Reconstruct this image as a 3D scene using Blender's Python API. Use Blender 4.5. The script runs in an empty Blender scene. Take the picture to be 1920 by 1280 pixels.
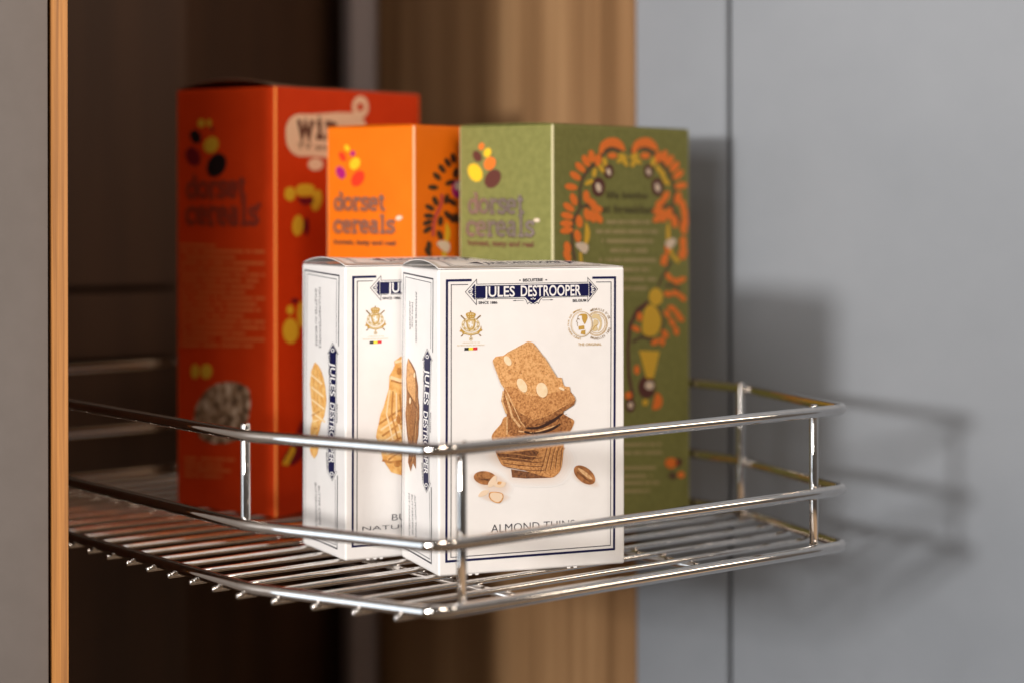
import bpy, bmesh, math, random
from mathutils import Vector, Matrix
random.seed(7)
R=math.radians
S=bpy.context.scene
COL=S.collection
PI=math.pi

# ------------------------------------------------------------------ camera
FPX=3841.3; PITCH=.0; ROLL=-.0016; CAMH=.2123; SHY=-276.6   # level camera, lens shifted down
cd=bpy.data.cameras.new('camera'); cam=bpy.data.objects.new('camera',cd); COL.objects.link(cam)
cd.sensor_width=36; cd.lens=FPX*36/1920; cd.shift_y=SHY/1920; cd.clip_start=.02; cd.clip_end=60
cam.matrix_world=Matrix.Translation((0,0,CAMH)) @ (Matrix.Rotation(PI/2-PITCH,4,'X') @ Matrix.Rotation(ROLL,4,'Z'))
cd.dof.use_dof=True; cd.dof.focus_distance=1.157; cd.dof.aperture_fstop=3.0; cd.dof.aperture_blades=9
S.camera=cam

# ------------------------------------------------------------------ world and lamps
wd=bpy.data.worlds.new('World'); S.world=wd; wd.use_nodes=True
nt=wd.node_tree; bg=nt.nodes['Background']
tc=nt.nodes.new('ShaderNodeTexCoord'); sp=nt.nodes.new('ShaderNodeSeparateXYZ'); mp=nt.nodes.new('ShaderNodeMapRange')
rp=nt.nodes.new('ShaderNodeValToRGB')
nt.links.new(tc.outputs['Generated'],sp.inputs[0]); nt.links.new(sp.outputs['Z'],mp.inputs['Value'])
mp.inputs['From Min'].default_value=-1; mp.inputs['From Max'].default_value=1
nt.links.new(mp.outputs[0],rp.inputs[0]); nt.links.new(rp.outputs[0],bg.inputs[0])
cr=rp.color_ramp
cr.elements[0].position=0; cr.elements[0].color=(.30,.23,.17,1)
cr.elements[1].position=1; cr.elements[1].color=(.14,.13,.125,1)
for p,c in ((.07,(.26,.19,.14,1)),(.11,(.045,.03,.022,1)),(.21,(.045,.03,.022,1)),(.235,(.80,.52,.31,1)),(.31,(.80,.52,.31,1)),(.345,(.12,.095,.08,1)),(.50,(.15,.13,.115,1)),(.62,(.24,.205,.18,1)),(.80,(.30,.265,.24,1))):
    e=cr.elements.new(p); e.color=c
mx=nt.nodes.new('ShaderNodeMapRange'); mx.inputs['From Min'].default_value=-1; mx.inputs['To Min'].default_value=.45; mx.inputs['To Max'].default_value=1.0
mm=nt.nodes.new('ShaderNodeVectorMath'); mm.operation='SCALE'
nt.links.new(sp.outputs['X'],mx.inputs['Value']); nt.links.new(rp.outputs[0],mm.inputs[0]); nt.links.new(mx.outputs[0],mm.inputs['Scale']); nt.links.new(mm.outputs[0],bg.inputs[0])
bg.inputs[1].default_value=.70

def area(name,loc,tgt,size,power,color,sizey=None,shape='DISK'):
    l=bpy.data.lights.new(name,'AREA'); l.shape=shape; l.size=size
    if sizey: l.size_y=sizey
    l.energy=power; l.color=color
    o=bpy.data.objects.new(name,l); COL.objects.link(o); o.location=loc
    o.rotation_euler=(Vector(tgt)-Vector(loc)).to_track_quat('-Z','Y').to_euler()
    return o
KEYD=Vector((-.64,-1,.122)).normalized()
T0=Vector((.06,1.3,.15))
area('key_lamp',T0+KEYD*2.7,T0,.24,45,(1,.965,.93))
area('soft_light',T0+Vector((-.56,-1,.27)).normalized()*2.3,T0,.9,21,(1,.955,.92),.8,'RECTANGLE')
area('window_light',(-1.9,.22,.0),(0,1.2,.1),.85,8.5,(.78,.89,1),1.5,'RECTANGLE')
area('room_light',(.55,.15,1.75),(0,1.3,.1),.6,14,(1,.82,.68),.5,'RECTANGLE')
for i,(x,y,z,pw,c) in enumerate([(-.75,-.1,1.55,1.3,(1,.97,.93)),(-.25,-.3,1.7,1.3,(1,.95,.9)),(.2,.05,1.6,.8,(1,.8,.58)),
      (.75,-.35,1.7,.8,(1,.78,.55)),(.5,.35,1.6,.7,(1,.78,.55)),(1.2,.2,1.6,.7,(1,.78,.55))]):
    area('ceiling_spot',(x,y,z),(0,1.25,0),.05,pw,c)

area('streak_lamp',(1.25,.85,1.25),(-.02,1.05,.05),.12,2.2,(1,.86,.70),.32,'RECTANGLE')  # this and the next lamp are added for warm streaks along the right rail
area('streak_lamp',(1.9,1.1,.80),(.1,1.2,.05),.5,2.6,(1,.84,.66),.16,'RECTANGLE')
vs=S.view_settings; vs.view_transform='Standard'; vs.look='None'; vs.exposure=.08; vs.gamma=1; vs.use_curve_mapping=False

# ------------------------------------------------------------------ materials
MATS={}
def mat(name,col,rough=.5,metal=0,spec=.5,coat=0):
    if name in MATS: return MATS[name]
    m=bpy.data.materials.new(name); m.use_nodes=True
    b=m.node_tree.nodes['Principled BSDF']
    b.inputs['Base Color'].default_value=(*col,1); b.inputs['Roughness'].default_value=rough
    b.inputs['Metallic'].default_value=metal; b.inputs['Specular IOR Level'].default_value=spec
    b.inputs['Coat Weight'].default_value=coat
    m.diffuse_color=(*col,1)
    MATS[name]=m; return m
def noisy(name,c1,c2,scale,rough=.5,stretch=(1,1,1),detail=6,bump=0,lo=.35,hi=.65,metal=0,spec=.5,dist=0,c3=None,roughvar=0):
    if name in MATS: return MATS[name]
    m=mat(name,c1,rough,metal,spec); t=m.node_tree; b=t.nodes['Principled BSDF']
    co=t.nodes.new('ShaderNodeTexCoord'); mg=t.nodes.new('ShaderNodeMapping'); mg.inputs['Scale'].default_value=stretch
    n=t.nodes.new('ShaderNodeTexNoise'); n.inputs['Scale'].default_value=scale; n.inputs['Detail'].default_value=detail
    n.inputs['Distortion'].default_value=dist; n.inputs['Roughness'].default_value=.6
    r=t.nodes.new('ShaderNodeValToRGB'); r.color_ramp.elements[0].position=lo; r.color_ramp.elements[1].position=hi
    r.color_ramp.elements[0].color=(*c1,1); r.color_ramp.elements[1].color=(*c2,1)
    if c3:
        e=r.color_ramp.elements.new((lo+hi)/2); e.color=(*c3,1)
    t.links.new(co.outputs['Object'],mg.inputs[0]); t.links.new(mg.outputs[0],n.inputs['Vector'])
    t.links.new(n.outputs['Fac'],r.inputs[0]); t.links.new(r.outputs[0],b.inputs['Base Color'])
    if bump:
        bp=t.nodes.new('ShaderNodeBump'); bp.inputs['Strength'].default_value=bump; bp.inputs['Distance'].default_value=.0005
        t.links.new(n.outputs['Fac'],bp.inputs['Height']); t.links.new(bp.outputs[0],b.inputs['Normal'])
    if roughvar:
        mr=t.nodes.new('ShaderNodeMapRange'); mr.inputs['To Min'].default_value=rough-roughvar; mr.inputs['To Max'].default_value=rough+roughvar
        t.links.new(n.outputs['Fac'],mr.inputs['Value']); t.links.new(mr.outputs[0],b.inputs['Roughness'])
    return m
noisy('white_card',(.81,.785,.765),(.84,.815,.795),60,.42,bump=.02,spec=.4)
mat('white_edge',(.84,.82,.80),.5)
mat('navy',(.007,.008,.055),.45,0,.25); mat('ink',(.03,.03,.045),.5); mat('grey_ink',(.12,.115,.13),.5)
mat('paper',(.82,.80,.79),.45); mat('gold',(.50,.30,.06),.45); mat('gold_light',(.66,.52,.30),.45); mat('gold_dark',(.24,.14,.04),.45)
mat('flag_black',(.02,.02,.02),.5); mat('flag_yellow',(.85,.72,.05),.5); mat('flag_red',(.65,.03,.04),.5)
noisy('biscuit',(.42,.18,.055),(.76,.42,.175),850,.6,detail=5,lo=.34,hi=.62,c3=(.64,.325,.115))
noisy('biscuit_mid',(.30,.11,.03),(.64,.32,.12),850,.6,detail=5,lo=.34,hi=.62,c3=(.50,.225,.072))
noisy('biscuit_brown',(.13,.04,.012),(.44,.20,.07),800,.6,detail=5,lo=.36,hi=.62,c3=(.31,.12,.035))
noisy('biscuit_dark',(.07,.02,.008),(.27,.11,.04),800,.6,detail=4)
noisy('biscuit_edge',(.50,.25,.09),(.80,.52,.27),700,.6)
mat('biscuit_gap',(.035,.010,.005),.6)
noisy('almond_flake',(.80,.60,.36),(.86,.70,.48),300,.6)
noisy('almond_skin',(.20,.07,.022),(.50,.22,.08),260,.5,stretch=(1,1,1),detail=4)
mat('almond_cut',(.80,.62,.45),.5); [mat('print_shade_%d'%i,(.805-.012*i,.780-.030*i,.762-.042*i),.45) for i in range(6)]
noisy('waffle',(.72,.33,.07),(.86,.55,.20),260,.6,detail=3); noisy('waffle_dark',(.40,.15,.03),(.62,.28,.07),300,.6); mat('waffle_light',(.88,.66,.38),.5)
noisy('red_card',(.55,.036,.003),(.60,.042,.004),40,.55,spec=.15)
noisy('orange_card',(.80,.160,.003),(.84,.175,.004),40,.55,spec=.2)
noisy('green_card',(.182,.182,.050),(.222,.220,.064),220,.6,spec=.2,detail=3)
mat('raw_card',(.26,.15,.09),.8); mat('red_fold',(.85,.24,.03),.6); mat('orange_fold',(.88,.42,.22),.6); mat('green_fold',(.60,.55,.32),.6)
mat('seed_black',(.012,.006,.006),.45); mat('seed_maroon',(.16,.004,.010),.5); mat('seed_yellow',(.62,.34,.02),.5)
mat('dull_yellow',(.70,.42,.02),.5); mat('bright_yellow',(.85,.52,.01),.5); mat('magenta',(.42,.005,.16),.5); mat('seed_red',(.80,.035,.005),.5)
mat('leaf_orange',(.85,.19,.012),.5); mat('stem_brown',(.10,.055,.02),.5); mat('bean_brown',(.10,.022,.012),.5); mat('cream',(.75,.60,.45),.5)
mat('bubble',(.80,.52,.32),.5); mat('brown_ink',(.13,.045,.02),.5); mat('green_ink',(.085,.07,.015),.5); mat('line_tan',(.36,.29,.12),.5)
mat('red_ink',(.24,.028,.012),.5); mat('red_line',(.66,.14,.03),.5); mat('seed_orange',(.85,.17,.01),.5)
mat('foil',(.62,.52,.48),.28,.8); mat('foil_brown',(.42,.085,.01),.4,.2); mat('foil_dark',(.16,.10,.07),.3,.5); mat('pink_stem',(.55,.06,.05),.5); mat('leaf_black',(.045,.018,.008),.5)
noisy('granola',(.07,.035,.018),(.66,.52,.40),150,.6,detail=5,lo=.36,hi=.66,c3=(.30,.18,.10))
chrome=noisy('chrome',(.74,.71,.68),(.79,.765,.74),260,.035,metal=1,detail=3,roughvar=.03)
noisy('chrome_wire',(.72,.68,.64),(.78,.75,.72),400,.05,metal=1,detail=2,roughvar=.03)
noisy('oak_edge',(.20,.075,.014),(.44,.185,.042),95,.5,stretch=(4.5,4.5,.07),detail=6,bump=.1,lo=.3,hi=.68)
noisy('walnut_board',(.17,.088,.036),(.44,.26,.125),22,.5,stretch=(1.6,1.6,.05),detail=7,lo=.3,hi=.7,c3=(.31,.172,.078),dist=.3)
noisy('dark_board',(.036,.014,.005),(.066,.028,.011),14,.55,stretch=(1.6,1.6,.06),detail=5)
noisy('grey_laminate',(.176,.196,.222),(.218,.238,.266),5,.48,detail=9,lo=.3,hi=.7,spec=.35,bump=.03)
noisy('grey_laminate_left',(.172,.152,.140),(.182,.161,.149),60,.5,detail=8,spec=.3)
mat('steel_post',(.30,.27,.28),.45,.3); mat('gap_dark',(.42,.24,.20),.7)

# ------------------------------------------------------------------ mesh helpers
class MB:
    def __init__(s): s.v=[]; s.f=[]; s.m=[]; s.mats=[]; s.sm=[]
    def mi(s,name):
        if name not in s.mats: s.mats.append(name)
        return s.mats.index(name)
    def add(s,vs,fs,mt,smooth=False):
        b=len(s.v); s.v+= [tuple(p) for p in vs]; k=s.mi(mt)
        for f in fs: s.f.append([b+i for i in f]); s.m.append(k); s.sm.append(smooth)
    def build(s,name,parent=None):
        me=bpy.data.meshes.new(name); me.from_pydata(s.v,[],s.f)
        for n in s.mats: me.materials.append(MATS[n])
        me.polygons.foreach_set('material_index',s.m); me.polygons.foreach_set('use_smooth',s.sm); me.update()
        o=bpy.data.objects.new(name,me); COL.objects.link(o)
        if parent: o.parent=parent
        return o
def thing(name,label,cat,loc=(0,0,0),rz=0,group=None):
    o=bpy.data.objects.new(name,None); COL.objects.link(o); o.location=loc; o.rotation_euler=(0,0,rz)
    o.empty_display_size=.02; o['label']=label; o['category']=cat
    if group: o['group']=group
    return o
def prism(name,pts,z0,z1,mt,parent=None,bev=.0006):
    """upright board with a polygonal footprint, slightly eased edges"""
    bm=bmesh.new(); vs=[bm.verts.new((x,y,z0)) for x,y in pts]; f=bm.faces.new(vs)
    r=bmesh.ops.extrude_face_region(bm,geom=[f]); bmesh.ops.translate(bm,verts=[e for e in r['geom'] if isinstance(e,bmesh.types.BMVert)],vec=(0,0,z1-z0))
    bmesh.ops.recalc_face_normals(bm,faces=bm.faces)
    if bev: bmesh.ops.bevel(bm,geom=bm.edges[:],offset=bev,segments=2,affect='EDGES')
    me=bpy.data.meshes.new(name); bm.to_mesh(me); bm.free(); me.materials.append(MATS[mt])
    o=bpy.data.objects.new(name,me); COL.objects.link(o)
    if parent: o.parent=parent
    return o
def tube(mb,path,r,mt,seg=18,cap=True):
    """sweep a round rod along a polyline, domed ends"""
    P=[Vector(p) for p in path]; n=len(P); rings=[]
    T=[]
    for i in range(n):
        t=(P[min(i+1,n-1)]-P[max(i-1,0)]).normalized(); T.append(t)
    up=Vector((0,0,1)) if abs(T[0].z)<.9 else Vector((1,0,0))
    X=T[0].cross(up).normalized()
    vs=[]
    def ring(c,X,Y,rr): 
        for k in range(seg):
            a=2*PI*k/seg; vs.append(c+X*math.cos(a)*rr+Y*math.sin(a)*rr)
    prof=[(0.0,1.0)]
    caps=[(-.95,.28),(-.8,.6),(-.45,.88)] if cap else []
    Y=T[0].cross(X).normalized()
    for d,q in caps: ring(P[0]+T[0]*d*r*.45,X,Y,r*q)
    for i in range(n):
        X=(X-T[i]*X.dot(T[i])).normalized(); Y=T[i].cross(X).normalized(); ring(P[i],X,Y,r)
    for d,q in reversed(caps): ring(P[-1]-T[-1]*d*r*.45,X,Y,r*q)
    nr=len(vs)//seg; fs=[]
    for i in range(nr-1):
        for k in range(seg):
            a=i*seg+k; b=i*seg+(k+1)%seg; fs.append((a,b,b+seg,a+seg))
    fs.append(tuple(range(seg))[::-1]); fs.append(tuple((nr-1)*seg+k for k in range(seg)))
    mb.add(vs,fs,mt,True)
def fillet(pts,radii,step=R(5)):
    """2-D polyline with rounded corners"""
    out=[Vector(pts[0])]
    for i in range(1,len(pts)-1):
        p=Vector(pts[i]); a=(Vector(pts[i-1])-p).normalized(); b=(Vector(pts[i+1])-p).normalized(); r=radii[i]
        if r<=0: out.append(p); continue
        ang=math.acos(max(-1,min(1,a.dot(b)))); t=r/math.tan(ang/2)
        c=p+(a+b).normalized()*(r/math.sin(ang/2)); s=p+a*t; e=p+b*t
        a0=math.atan2(s.y-c.y,s.x-c.x); a1=math.atan2(e.y-c.y,e.x-c.x); d=(a1-a0+PI)%(2*PI)-PI
        k=max(2,int(abs(d)/step))
        for j in range(k+1): out.append(c+Vector((math.cos(a0+d*j/k),math.sin(a0+d*j/k)))*r)
    out.append(Vector(pts[-1])); return out

# ------------------------------------------------------------------ camera maths, used to read the print layout off the photo
def project(p):
    X,Y,z=p[0],p[1],p[2]-CAMH; c,s=math.cos(PITCH),math.sin(PITCH)
    d=Y*c-z*s; u=z*c+Y*s; x=FPX*X/d; y=-FPX*u/d+SHY; c,s=math.cos(ROLL),math.sin(ROLL)
    return (960+x*c-y*s,640+x*s+y*c)
def solve(A,b):
    n=len(b); M=[list(A[i])+[b[i]] for i in range(n)]
    for i in range(n):
        p=max(range(i,n),key=lambda r:abs(M[r][i])); M[i],M[p]=M[p],M[i]
        for r in range(n):
            if r!=i:
                k=M[r][i]/M[i][i]
                for c in range(i,n+1): M[r][c]-=k*M[i][c]
    return [M[i][n]/M[i][i] for i in range(n)]
def homog(src,dst):
    A=[];b=[]
    for (x,y),(u,v) in zip(src,dst):
        A.append([x,y,1,0,0,0,-u*x,-u*y]); b.append(u); A.append([0,0,0,x,y,1,-v*x,-v*y]); b.append(v)
    h=solve(A,b)
    return lambda p:((h[0]*p[0]+h[1]*p[1]+h[2])/(h[6]*p[0]+h[7]*p[1]+1),(h[3]*p[0]+h[4]*p[1]+h[5])/(h[6]*p[0]+h[7]*p[1]+1))

# ------------------------------------------------------------------ print: flat artwork laid out in face coordinates (metres)
_tx={}
def glyphs(s,off):
    k=(s,off)
    if k not in _tx:
        c=bpy.data.curves.new('t','FONT'); c.body=s; c.offset=off; c.resolution_u=3; c.size=1
        o=bpy.data.objects.new('t',c); COL.objects.link(o); bpy.context.view_layer.update()
        me=bpy.data.meshes.new_from_object(o.evaluated_get(bpy.context.evaluated_depsgraph_get()))
        V=[(v.co.x,v.co.y) for v in me.vertices]; F=[tuple(p.vertices) for p in me.polygons]
        bpy.data.objects.remove(o); bpy.data.curves.remove(c); bpy.data.meshes.remove(me)
        _tx[k]=(V,F)
    return _tx[k]
SLAB={'d':([[(.48,1.0),(.48,0)],[(.34,1.0),(.48,1.0)],[(.48,0),(.58,0)]],[(.26,.33,.20,.33)],.62),'o':([],[(.28,.35,.24,.33)],.58),
'r':([[(.16,.68),(.16,0)],[(.04,.68),(.16,.68)],[(.03,0),(.34,0)],[(.16,.45),(.28,.66),(.42,.66),(.44,.52)]],[],.50),
's':([[(.42,.50),(.42,.66),(.20,.68),(.08,.56),(.14,.40),(.38,.30),(.45,.14),(.32,.0),(.08,.02),(.07,.18)]],[],.52),
'e':([[(.08,.36),(.48,.36),(.46,.58),(.28,.68),(.10,.58),(.05,.34),(.12,.08),(.30,0),(.48,.08)]],[],.56),
't':([[(.20,.92),(.20,.12),(.30,0),(.42,.04)],[(.04,.68),(.38,.68)]],[],.46),'c':([[(.46,.48),(.46,.62),(.26,.68),(.08,.54),(.05,.30),(.12,.08),(.28,0),(.46,.08)]],[],.53),
'a':([[(.10,.60),(.26,.68),(.42,.60),(.42,0),(.52,0)],[(.42,.38),(.20,.38),(.07,.22),(.16,.02),(.30,.02),(.42,.14)]],[],.58),
'l':([[(.06,1.0),(.20,1.0),(.20,0)],[(.05,0),(.36,0)]],[],.40),'w':([[(.02,.68),(.16,.68)],[(.09,.68),(.20,0),(.33,.60),(.46,0),(.57,.68)],[(.50,.68),(.66,.68)]],[],.70),
'i':([[(.06,.68),(.18,.68),(.18,0)],[(.04,0),(.33,0)],[(.17,.88),(.17,.98)]],[],.36),'n':([[(.04,.68),(.15,.68),(.15,0)],[(.03,0),(.26,0)],[(.15,.50),(.28,.67),(.42,.62),(.44,0)],[(.34,0),(.54,0)]],[],.60)}
class Art:
    def slab(s,st,p0,p1,pt,w,mt,ly=2,K=None):
        """monoline slab-serif lettering, x-height .68 of the ascender height"""
        if K: p0,p1,pt=K(*p0),K(*p1),K(*pt)
        a,b,c=[Vector(s.fn(p)) for p in (p0,p1,pt)]; T=sum(SLAB[ch][2] for ch in st); ex=(b-a)/T; ey=c-a; ey=ey-ex*(ey.dot(ex)/ex.dot(ex))
        f=s.fn; s.fn=lambda p:p; x=0
        for ch in st:
            S_,O_,adv=SLAB[ch]
            for L in S_: s.line([tuple(a+ex*(x+u)+ey*v) for u,v in L],w,mt,ly)
            for cx_,cy_,rx_,ry_ in O_: s.line([tuple(a+ex*(x+cx_+rx_*math.cos(k*PI/9))+ey*(cy_+ry_*math.sin(k*PI/9))) for k in range(18)],w,mt,ly,None,True)
            x+=adv
        s.fn=f

    def __init__(s,fn=None): s.items=[]; s.fn=fn or (lambda p:p)
    def raw(s,V,F,mt,ly): s.items.append((V,F,mt,ly))
    def poly(s,pts,mt,ly=1,K=None):
        if K: pts=[K(*p) for p in pts]
        V=[s.fn(p) for p in pts]; s.raw(V,[tuple(range(len(V)))],mt,ly)
    def blob(s,pts,mt,ly=1,K=None,n=4):
        """closed smooth outline through the points"""
        if K: pts=[K(*p) for p in pts]
        o=[];N=len(pts)
        for i in range(N):
            p0,p1,p2,p3=[pts[(i+j)%N] for j in (-1,0,1,2)]
            for k in range(n):
                t=k/n
                o.append(tuple(.5*((2*p1[a])+(-p0[a]+p2[a])*t+(2*p0[a]-5*p1[a]+4*p2[a]-p3[a])*t*t+(-p0[a]+3*p1[a]-3*p2[a]+p3[a])*t**3) for a in (0,1)))
        s.poly(o,mt,ly)
    def ell(s,c,rx,ry,mt,ly=1,rot=0,K=None,n=24,ring=0):
        a=R(rot); P=[]
        for k in range(n):
            t=2*PI*k/n; x,y=rx*math.cos(t),ry*math.sin(t); P.append((c[0]+x*math.cos(a)-y*math.sin(a),c[1]+x*math.sin(a)+y*math.cos(a)))
        if ring: s.line(P,ring,mt,ly,K,closed=True)
        else: s.poly(P,mt,ly,K)
    def line(s,pts,w,mt,ly=1,K=None,closed=False):
        """stroke of constant width w (metres on the card)"""
        if K: pts=[K(*p) for p in pts]
        P=[Vector(s.fn(p)) for p in pts]; n=len(P); V=[]
        for i in range(n):
            a=P[i]-P[i-1] if (i>0 or closed) else P[1]-P[0]
            b=P[(i+1)%n]-P[i] if (i<n-1 or closed) else P[i]-P[i-1]
            a.normalize(); b.normalize(); na=Vector((-a.y,a.x)); nb=Vector((-b.y,b.x)); m=(na+nb)
            if m.length<1e-4: m=na.copy()
            m.normalize(); k=w/2/max(.35,m.dot(na)); V+= [tuple(P[i]+m*k),tuple(P[i]-m*k)]
        F=[(2*i,2*i+1,2*i+3,2*i+2) for i in range(n-1)]
        if closed: F.append((2*n-2,2*n-1,1,0))
        s.raw(V,F,mt,ly)
    def text(s,st,p0,p1,pt,mt,ly=2,off=0,K=None,capref=True):
        """text whose baseline runs p0->p1 and whose capitals reach pt"""
        if K: p0,p1,pt=K(*p0),K(*p1),K(*pt)
        a,b,c=[Vector(s.fn(p)) for p in (p0,p1,pt)]
        V,F=glyphs(st,off); x0=min(v[0] for v in V); x1=max(v[0] for v in V); h=.70 if capref else max(v[1] for v in V)
        ex=(b-a)/(x1-x0); ey=(c-a); ey=(ey-ex*(ey.dot(ex)/ex.dot(ex)))/h
        s.raw([tuple(a+ex*(x-x0)+ey*y) for x,y in V],F,mt,ly)
    def arc(s,st,c,r,h,a0,a1,mt,ly=2,inside=False):
        """letters spaced on a circle; centre, radius, height in metres"""
        n=len(st)
        for i,ch in enumerate(st):
            if ch==' ': continue
            a=R(a0+(a1-a0)*(i+.5)/n); V,F=glyphs(ch,.01); x0=min(v[0] for v in V); x1=max(v[0] for v in V)
            k=h/.70; d=Vector((math.cos(a),math.sin(a))); t=Vector((d.y,-d.x))
            if inside: d=-d; t=-t
            o=Vector(c)+Vector((math.cos(a),math.sin(a)))*(r+(h if inside else 0))
            s.raw([tuple(o+t*(x-(x0+x1)/2)*k*.9+d*y*k) for x,y in V],F,mt,ly)
    def words(s,p0,p1,w,mt,ly=1,K=None,seed=0,n=6):
        """a line of print too small to read: uneven dashes"""
        rr=random.Random(seed)
        if K: p0,p1=K(*p0),K(*p1)
        cuts=sorted(rr.random() for _ in range(n)); t=0
        for c in cuts+[1]:
            if c-t>.05: s.line([tuple(p0[k]+(p1[k]-p0[k])*(t+.012) for k in (0,1)),tuple(p0[k]+(p1[k]-p0[k])*(c-.012) for k in (0,1))],w,mt,ly)
            t=c
    def emit(s,mb,fmap,W,H,step=.009):
        for V,F,mt,ly in s.items:
            us=[v[0] for v in V]; vv=[v[1] for v in V]; big=(max(us)-min(us)>step*1.2) or (max(vv)-min(vv)>step*1.2)
            if not big:
                mb.add([fmap(u,v,1e-4+ly*6e-5) for u,v in V],F,mt); continue
            bm=bmesh.new(); bv=[bm.verts.new((u,v,0)) for u,v in V]
            for f in F:
                try: bm.faces.new([bv[i] for i in f])
                except ValueError: pass
            bmesh.ops.triangulate(bm,faces=[f for f in bm.faces if len(f.verts)>4])
            for ax,L in ((0,W),(1,H)):
                k=1
                while k*step<L:
                    co=[0,0,0]; no=[0,0,0]; co[ax]=k*step; no[ax]=1
                    bmesh.ops.bisect_plane(bm,geom=bm.verts[:]+bm.edges[:]+bm.faces[:],plane_co=co,plane_no=no,dist=1e-7); k+=1
            bm.verts.index_update()
            mb.add([fmap(v.co.x,v.co.y,1e-4+ly*6e-5) for v in bm.verts],[tuple(v.index for v in f.verts) for f in bm.faces],mt)
            bm.free()

def bulge(u,v,W,H,amp,seed):
    if u<=0 or v<=0 or u>=W or v>=H: return 0
    e=math.sin(PI*u/W)*math.sin(PI*v/H)
    return amp*e+.45*amp*e*(math.sin(u*70+seed+v*31)+math.sin(v*61+seed*2.3-u*23)+.4*math.sin(v*140+seed))

def carton(label,name,x,y,rz,w,d,h,card,fold,front,side,lidart,amp=.0008,r=.0011,group=None,arch=.0025,arch_left=.002,z=0.0,seed=1,topcol=None):
    t=thing(name,label,'carton' if 0 else 'box',(x,y,z),rz,group)
    mb=MB(); step=.009
    fm_front=lambda u,v,o:(u,-o-bulge(u,v,w,h,amp,seed),v)
    fm_side=lambda u,v,o:(-o-bulge(u,v,d,h,amp,seed+1),d-u,v)
    def samples(L):
        o=[r,r+.0006]; k=1
        while k*step<L-r-.001:
            if k*step>r+.001: o.append(k*step)
            k+=1
        return o+[L-r-.0006,L-r]
    zs=[0,r*.3,r]+[q for q in samples(h)[1:-1]]+[h-r,h-r*.3,h]
    ins=[r,r*.3,0]+[0]*(len(zs)-6)+[0,r*.3,r]
    def ring(v,inset):
        P=[];M=[]
        sx=samples(w); sy=samples(d)
        def arcp(cx,cy,a0):
            for k in range(1,4):
                a=R(a0+k*22.5); P.append((cx+(r-inset)*math.cos(a),cy+(r-inset)*math.sin(a)))
        for u in sx: P.append((u,-bulge(u,v,w,h,amp,seed)+inset))
        arcp(w-r,r,-90)
        for u in sy: P.append((w-inset+bulge(u,v,d,h,amp,seed+2),u))
        arcp(w-r,d-r,0)
        for u in reversed(sx): P.append((u,d-inset+bulge(u,v,w,h,amp,seed+3)))
        arcp(r,d-r,90)
        for u in reversed(sy): P.append((-bulge(d-u,v,d,h,amp,seed+1)+inset,u))
        arcp(r,r,180)
        return [(a,b,v) for a,b in P],len(sx),len(sy)
    V=[];n=0
    for v,i_ in zip(zs,ins):
        P,nx,ny=ring(v,i_); n=len(P); V+=P
    m0=nx-1; corner=set()
    a1=nx-1; corner|=set(range(a1,a1+4)); a2=nx+3+ny-1; corner|=set(range(a2,a2+4)); a3=nx+3+ny+3+nx-1; corner|=set(range(a3,a3+4)); a4=n-4; corner|=set(range(a4,n))
    A=[];B=[]
    for i in range(len(zs)-1):
        for k in range(n):
            q=(i*n+k,i*n+(k+1)%n,(i+1)*n+(k+1)%n,(i+1)*n+k)
            (B if k in corner else A).append(q)
    A.append(tuple(range(n))[::-1]); A.append(tuple((len(zs)-1)*n+k for k in range(n)))
    mb.add(V,A,card,True)
    # folds share vertices' positions with the panels
    mb.add(V,B,fold,True)
    if front: front.emit(mb,fm_front,w,h)
    if side: side.emit(mb,fm_side,d,h)
    if seed in (1,4):   # torn perforation tabs along the bottom fold
        for u in (.014,.0185,.0225,.078,.082):
            mb.add([(u-.0012,-.0003,.0005),(u+.0012,-.0003,.0005),(u+.0009,-.0005,-.0003),(u-.0009,-.0005,-.0003)],[(0,1,2,3)],'white_edge')
    c=mb.build('carton',t)
    # lid: one card sheet that springs up a little, open along its left end
    lm=MB(); nx_,ny_=28,12; th=.00045
    def lz(u,v):
        a=math.sin(PI*min(1,max(0,v/d)))**.8
        q=max(0,1-u/(w*.30))
        k=min(1,(w-u)/(w*.30)); k=math.sin(PI/2*max(0,k))
        return h+.00015+a*(arch*k+arch_left*q**1.5)
    lv=[];lf=[]
    for j in range(ny_+1):
        for i in range(nx_+1):
            u=.0004+(w-.0008)*i/nx_; v=.0006+(d-.0012)*j/ny_; lv.append((u,v,lz(u,v)+th))
    N=len(lv)
    lv+=[(a,b,c_-th) for a,b,c_ in lv]
    for j in range(ny_):
        for i in range(nx_):
            a=j*(nx_+1)+i; q=(a,a+1,a+nx_+2,a+nx_+1); lf.append(q); lf.append(tuple(N+k for k in reversed(q)))
    edge=[i for i in range(nx_+1)]+[(j)*(nx_+1)+nx_ for j in range(1,ny_+1)]+[ny_*(nx_+1)+i for i in range(nx_-1,-1,-1)]+[j*(nx_+1) for j in range(ny_-1,0,-1)]
    for k in range(len(edge)):
        a,b=edge[k],edge[(k+1)%len(edge)]; lf.append((a,N+a,N+b,b)[::-1])
    lm.add(lv,lf,card if not topcol else topcol,True)
    if lidart: lidart.emit(lm,lambda u,v,o:(u,v,lz(u,v)+th+o+.0001),w,d,.005)
    lm.build('lid',t)
    return t

def K(ox,oy,s): return lambda x,y:(ox+x/s,oy+y/s)
k1=K(540,460,4);k2=K(540,760,3.7647);k3=K(820,470,5.0526);k4=K(820,620,4.2667);k5=K(820,900,4.5725);kb=K(860,500,7.111)
kc=K(850,575,14.22);km=K(1060,570,14.22);kr=K(320,200,5.333);ko=K(610,250,5.333);kg=K(850,220,4.085);kg2=K(1040,240,3.368)
kg3=K(1160,440,3.7647);kw=K(560,140,8);kl=K(320,480,2.4625)

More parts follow.
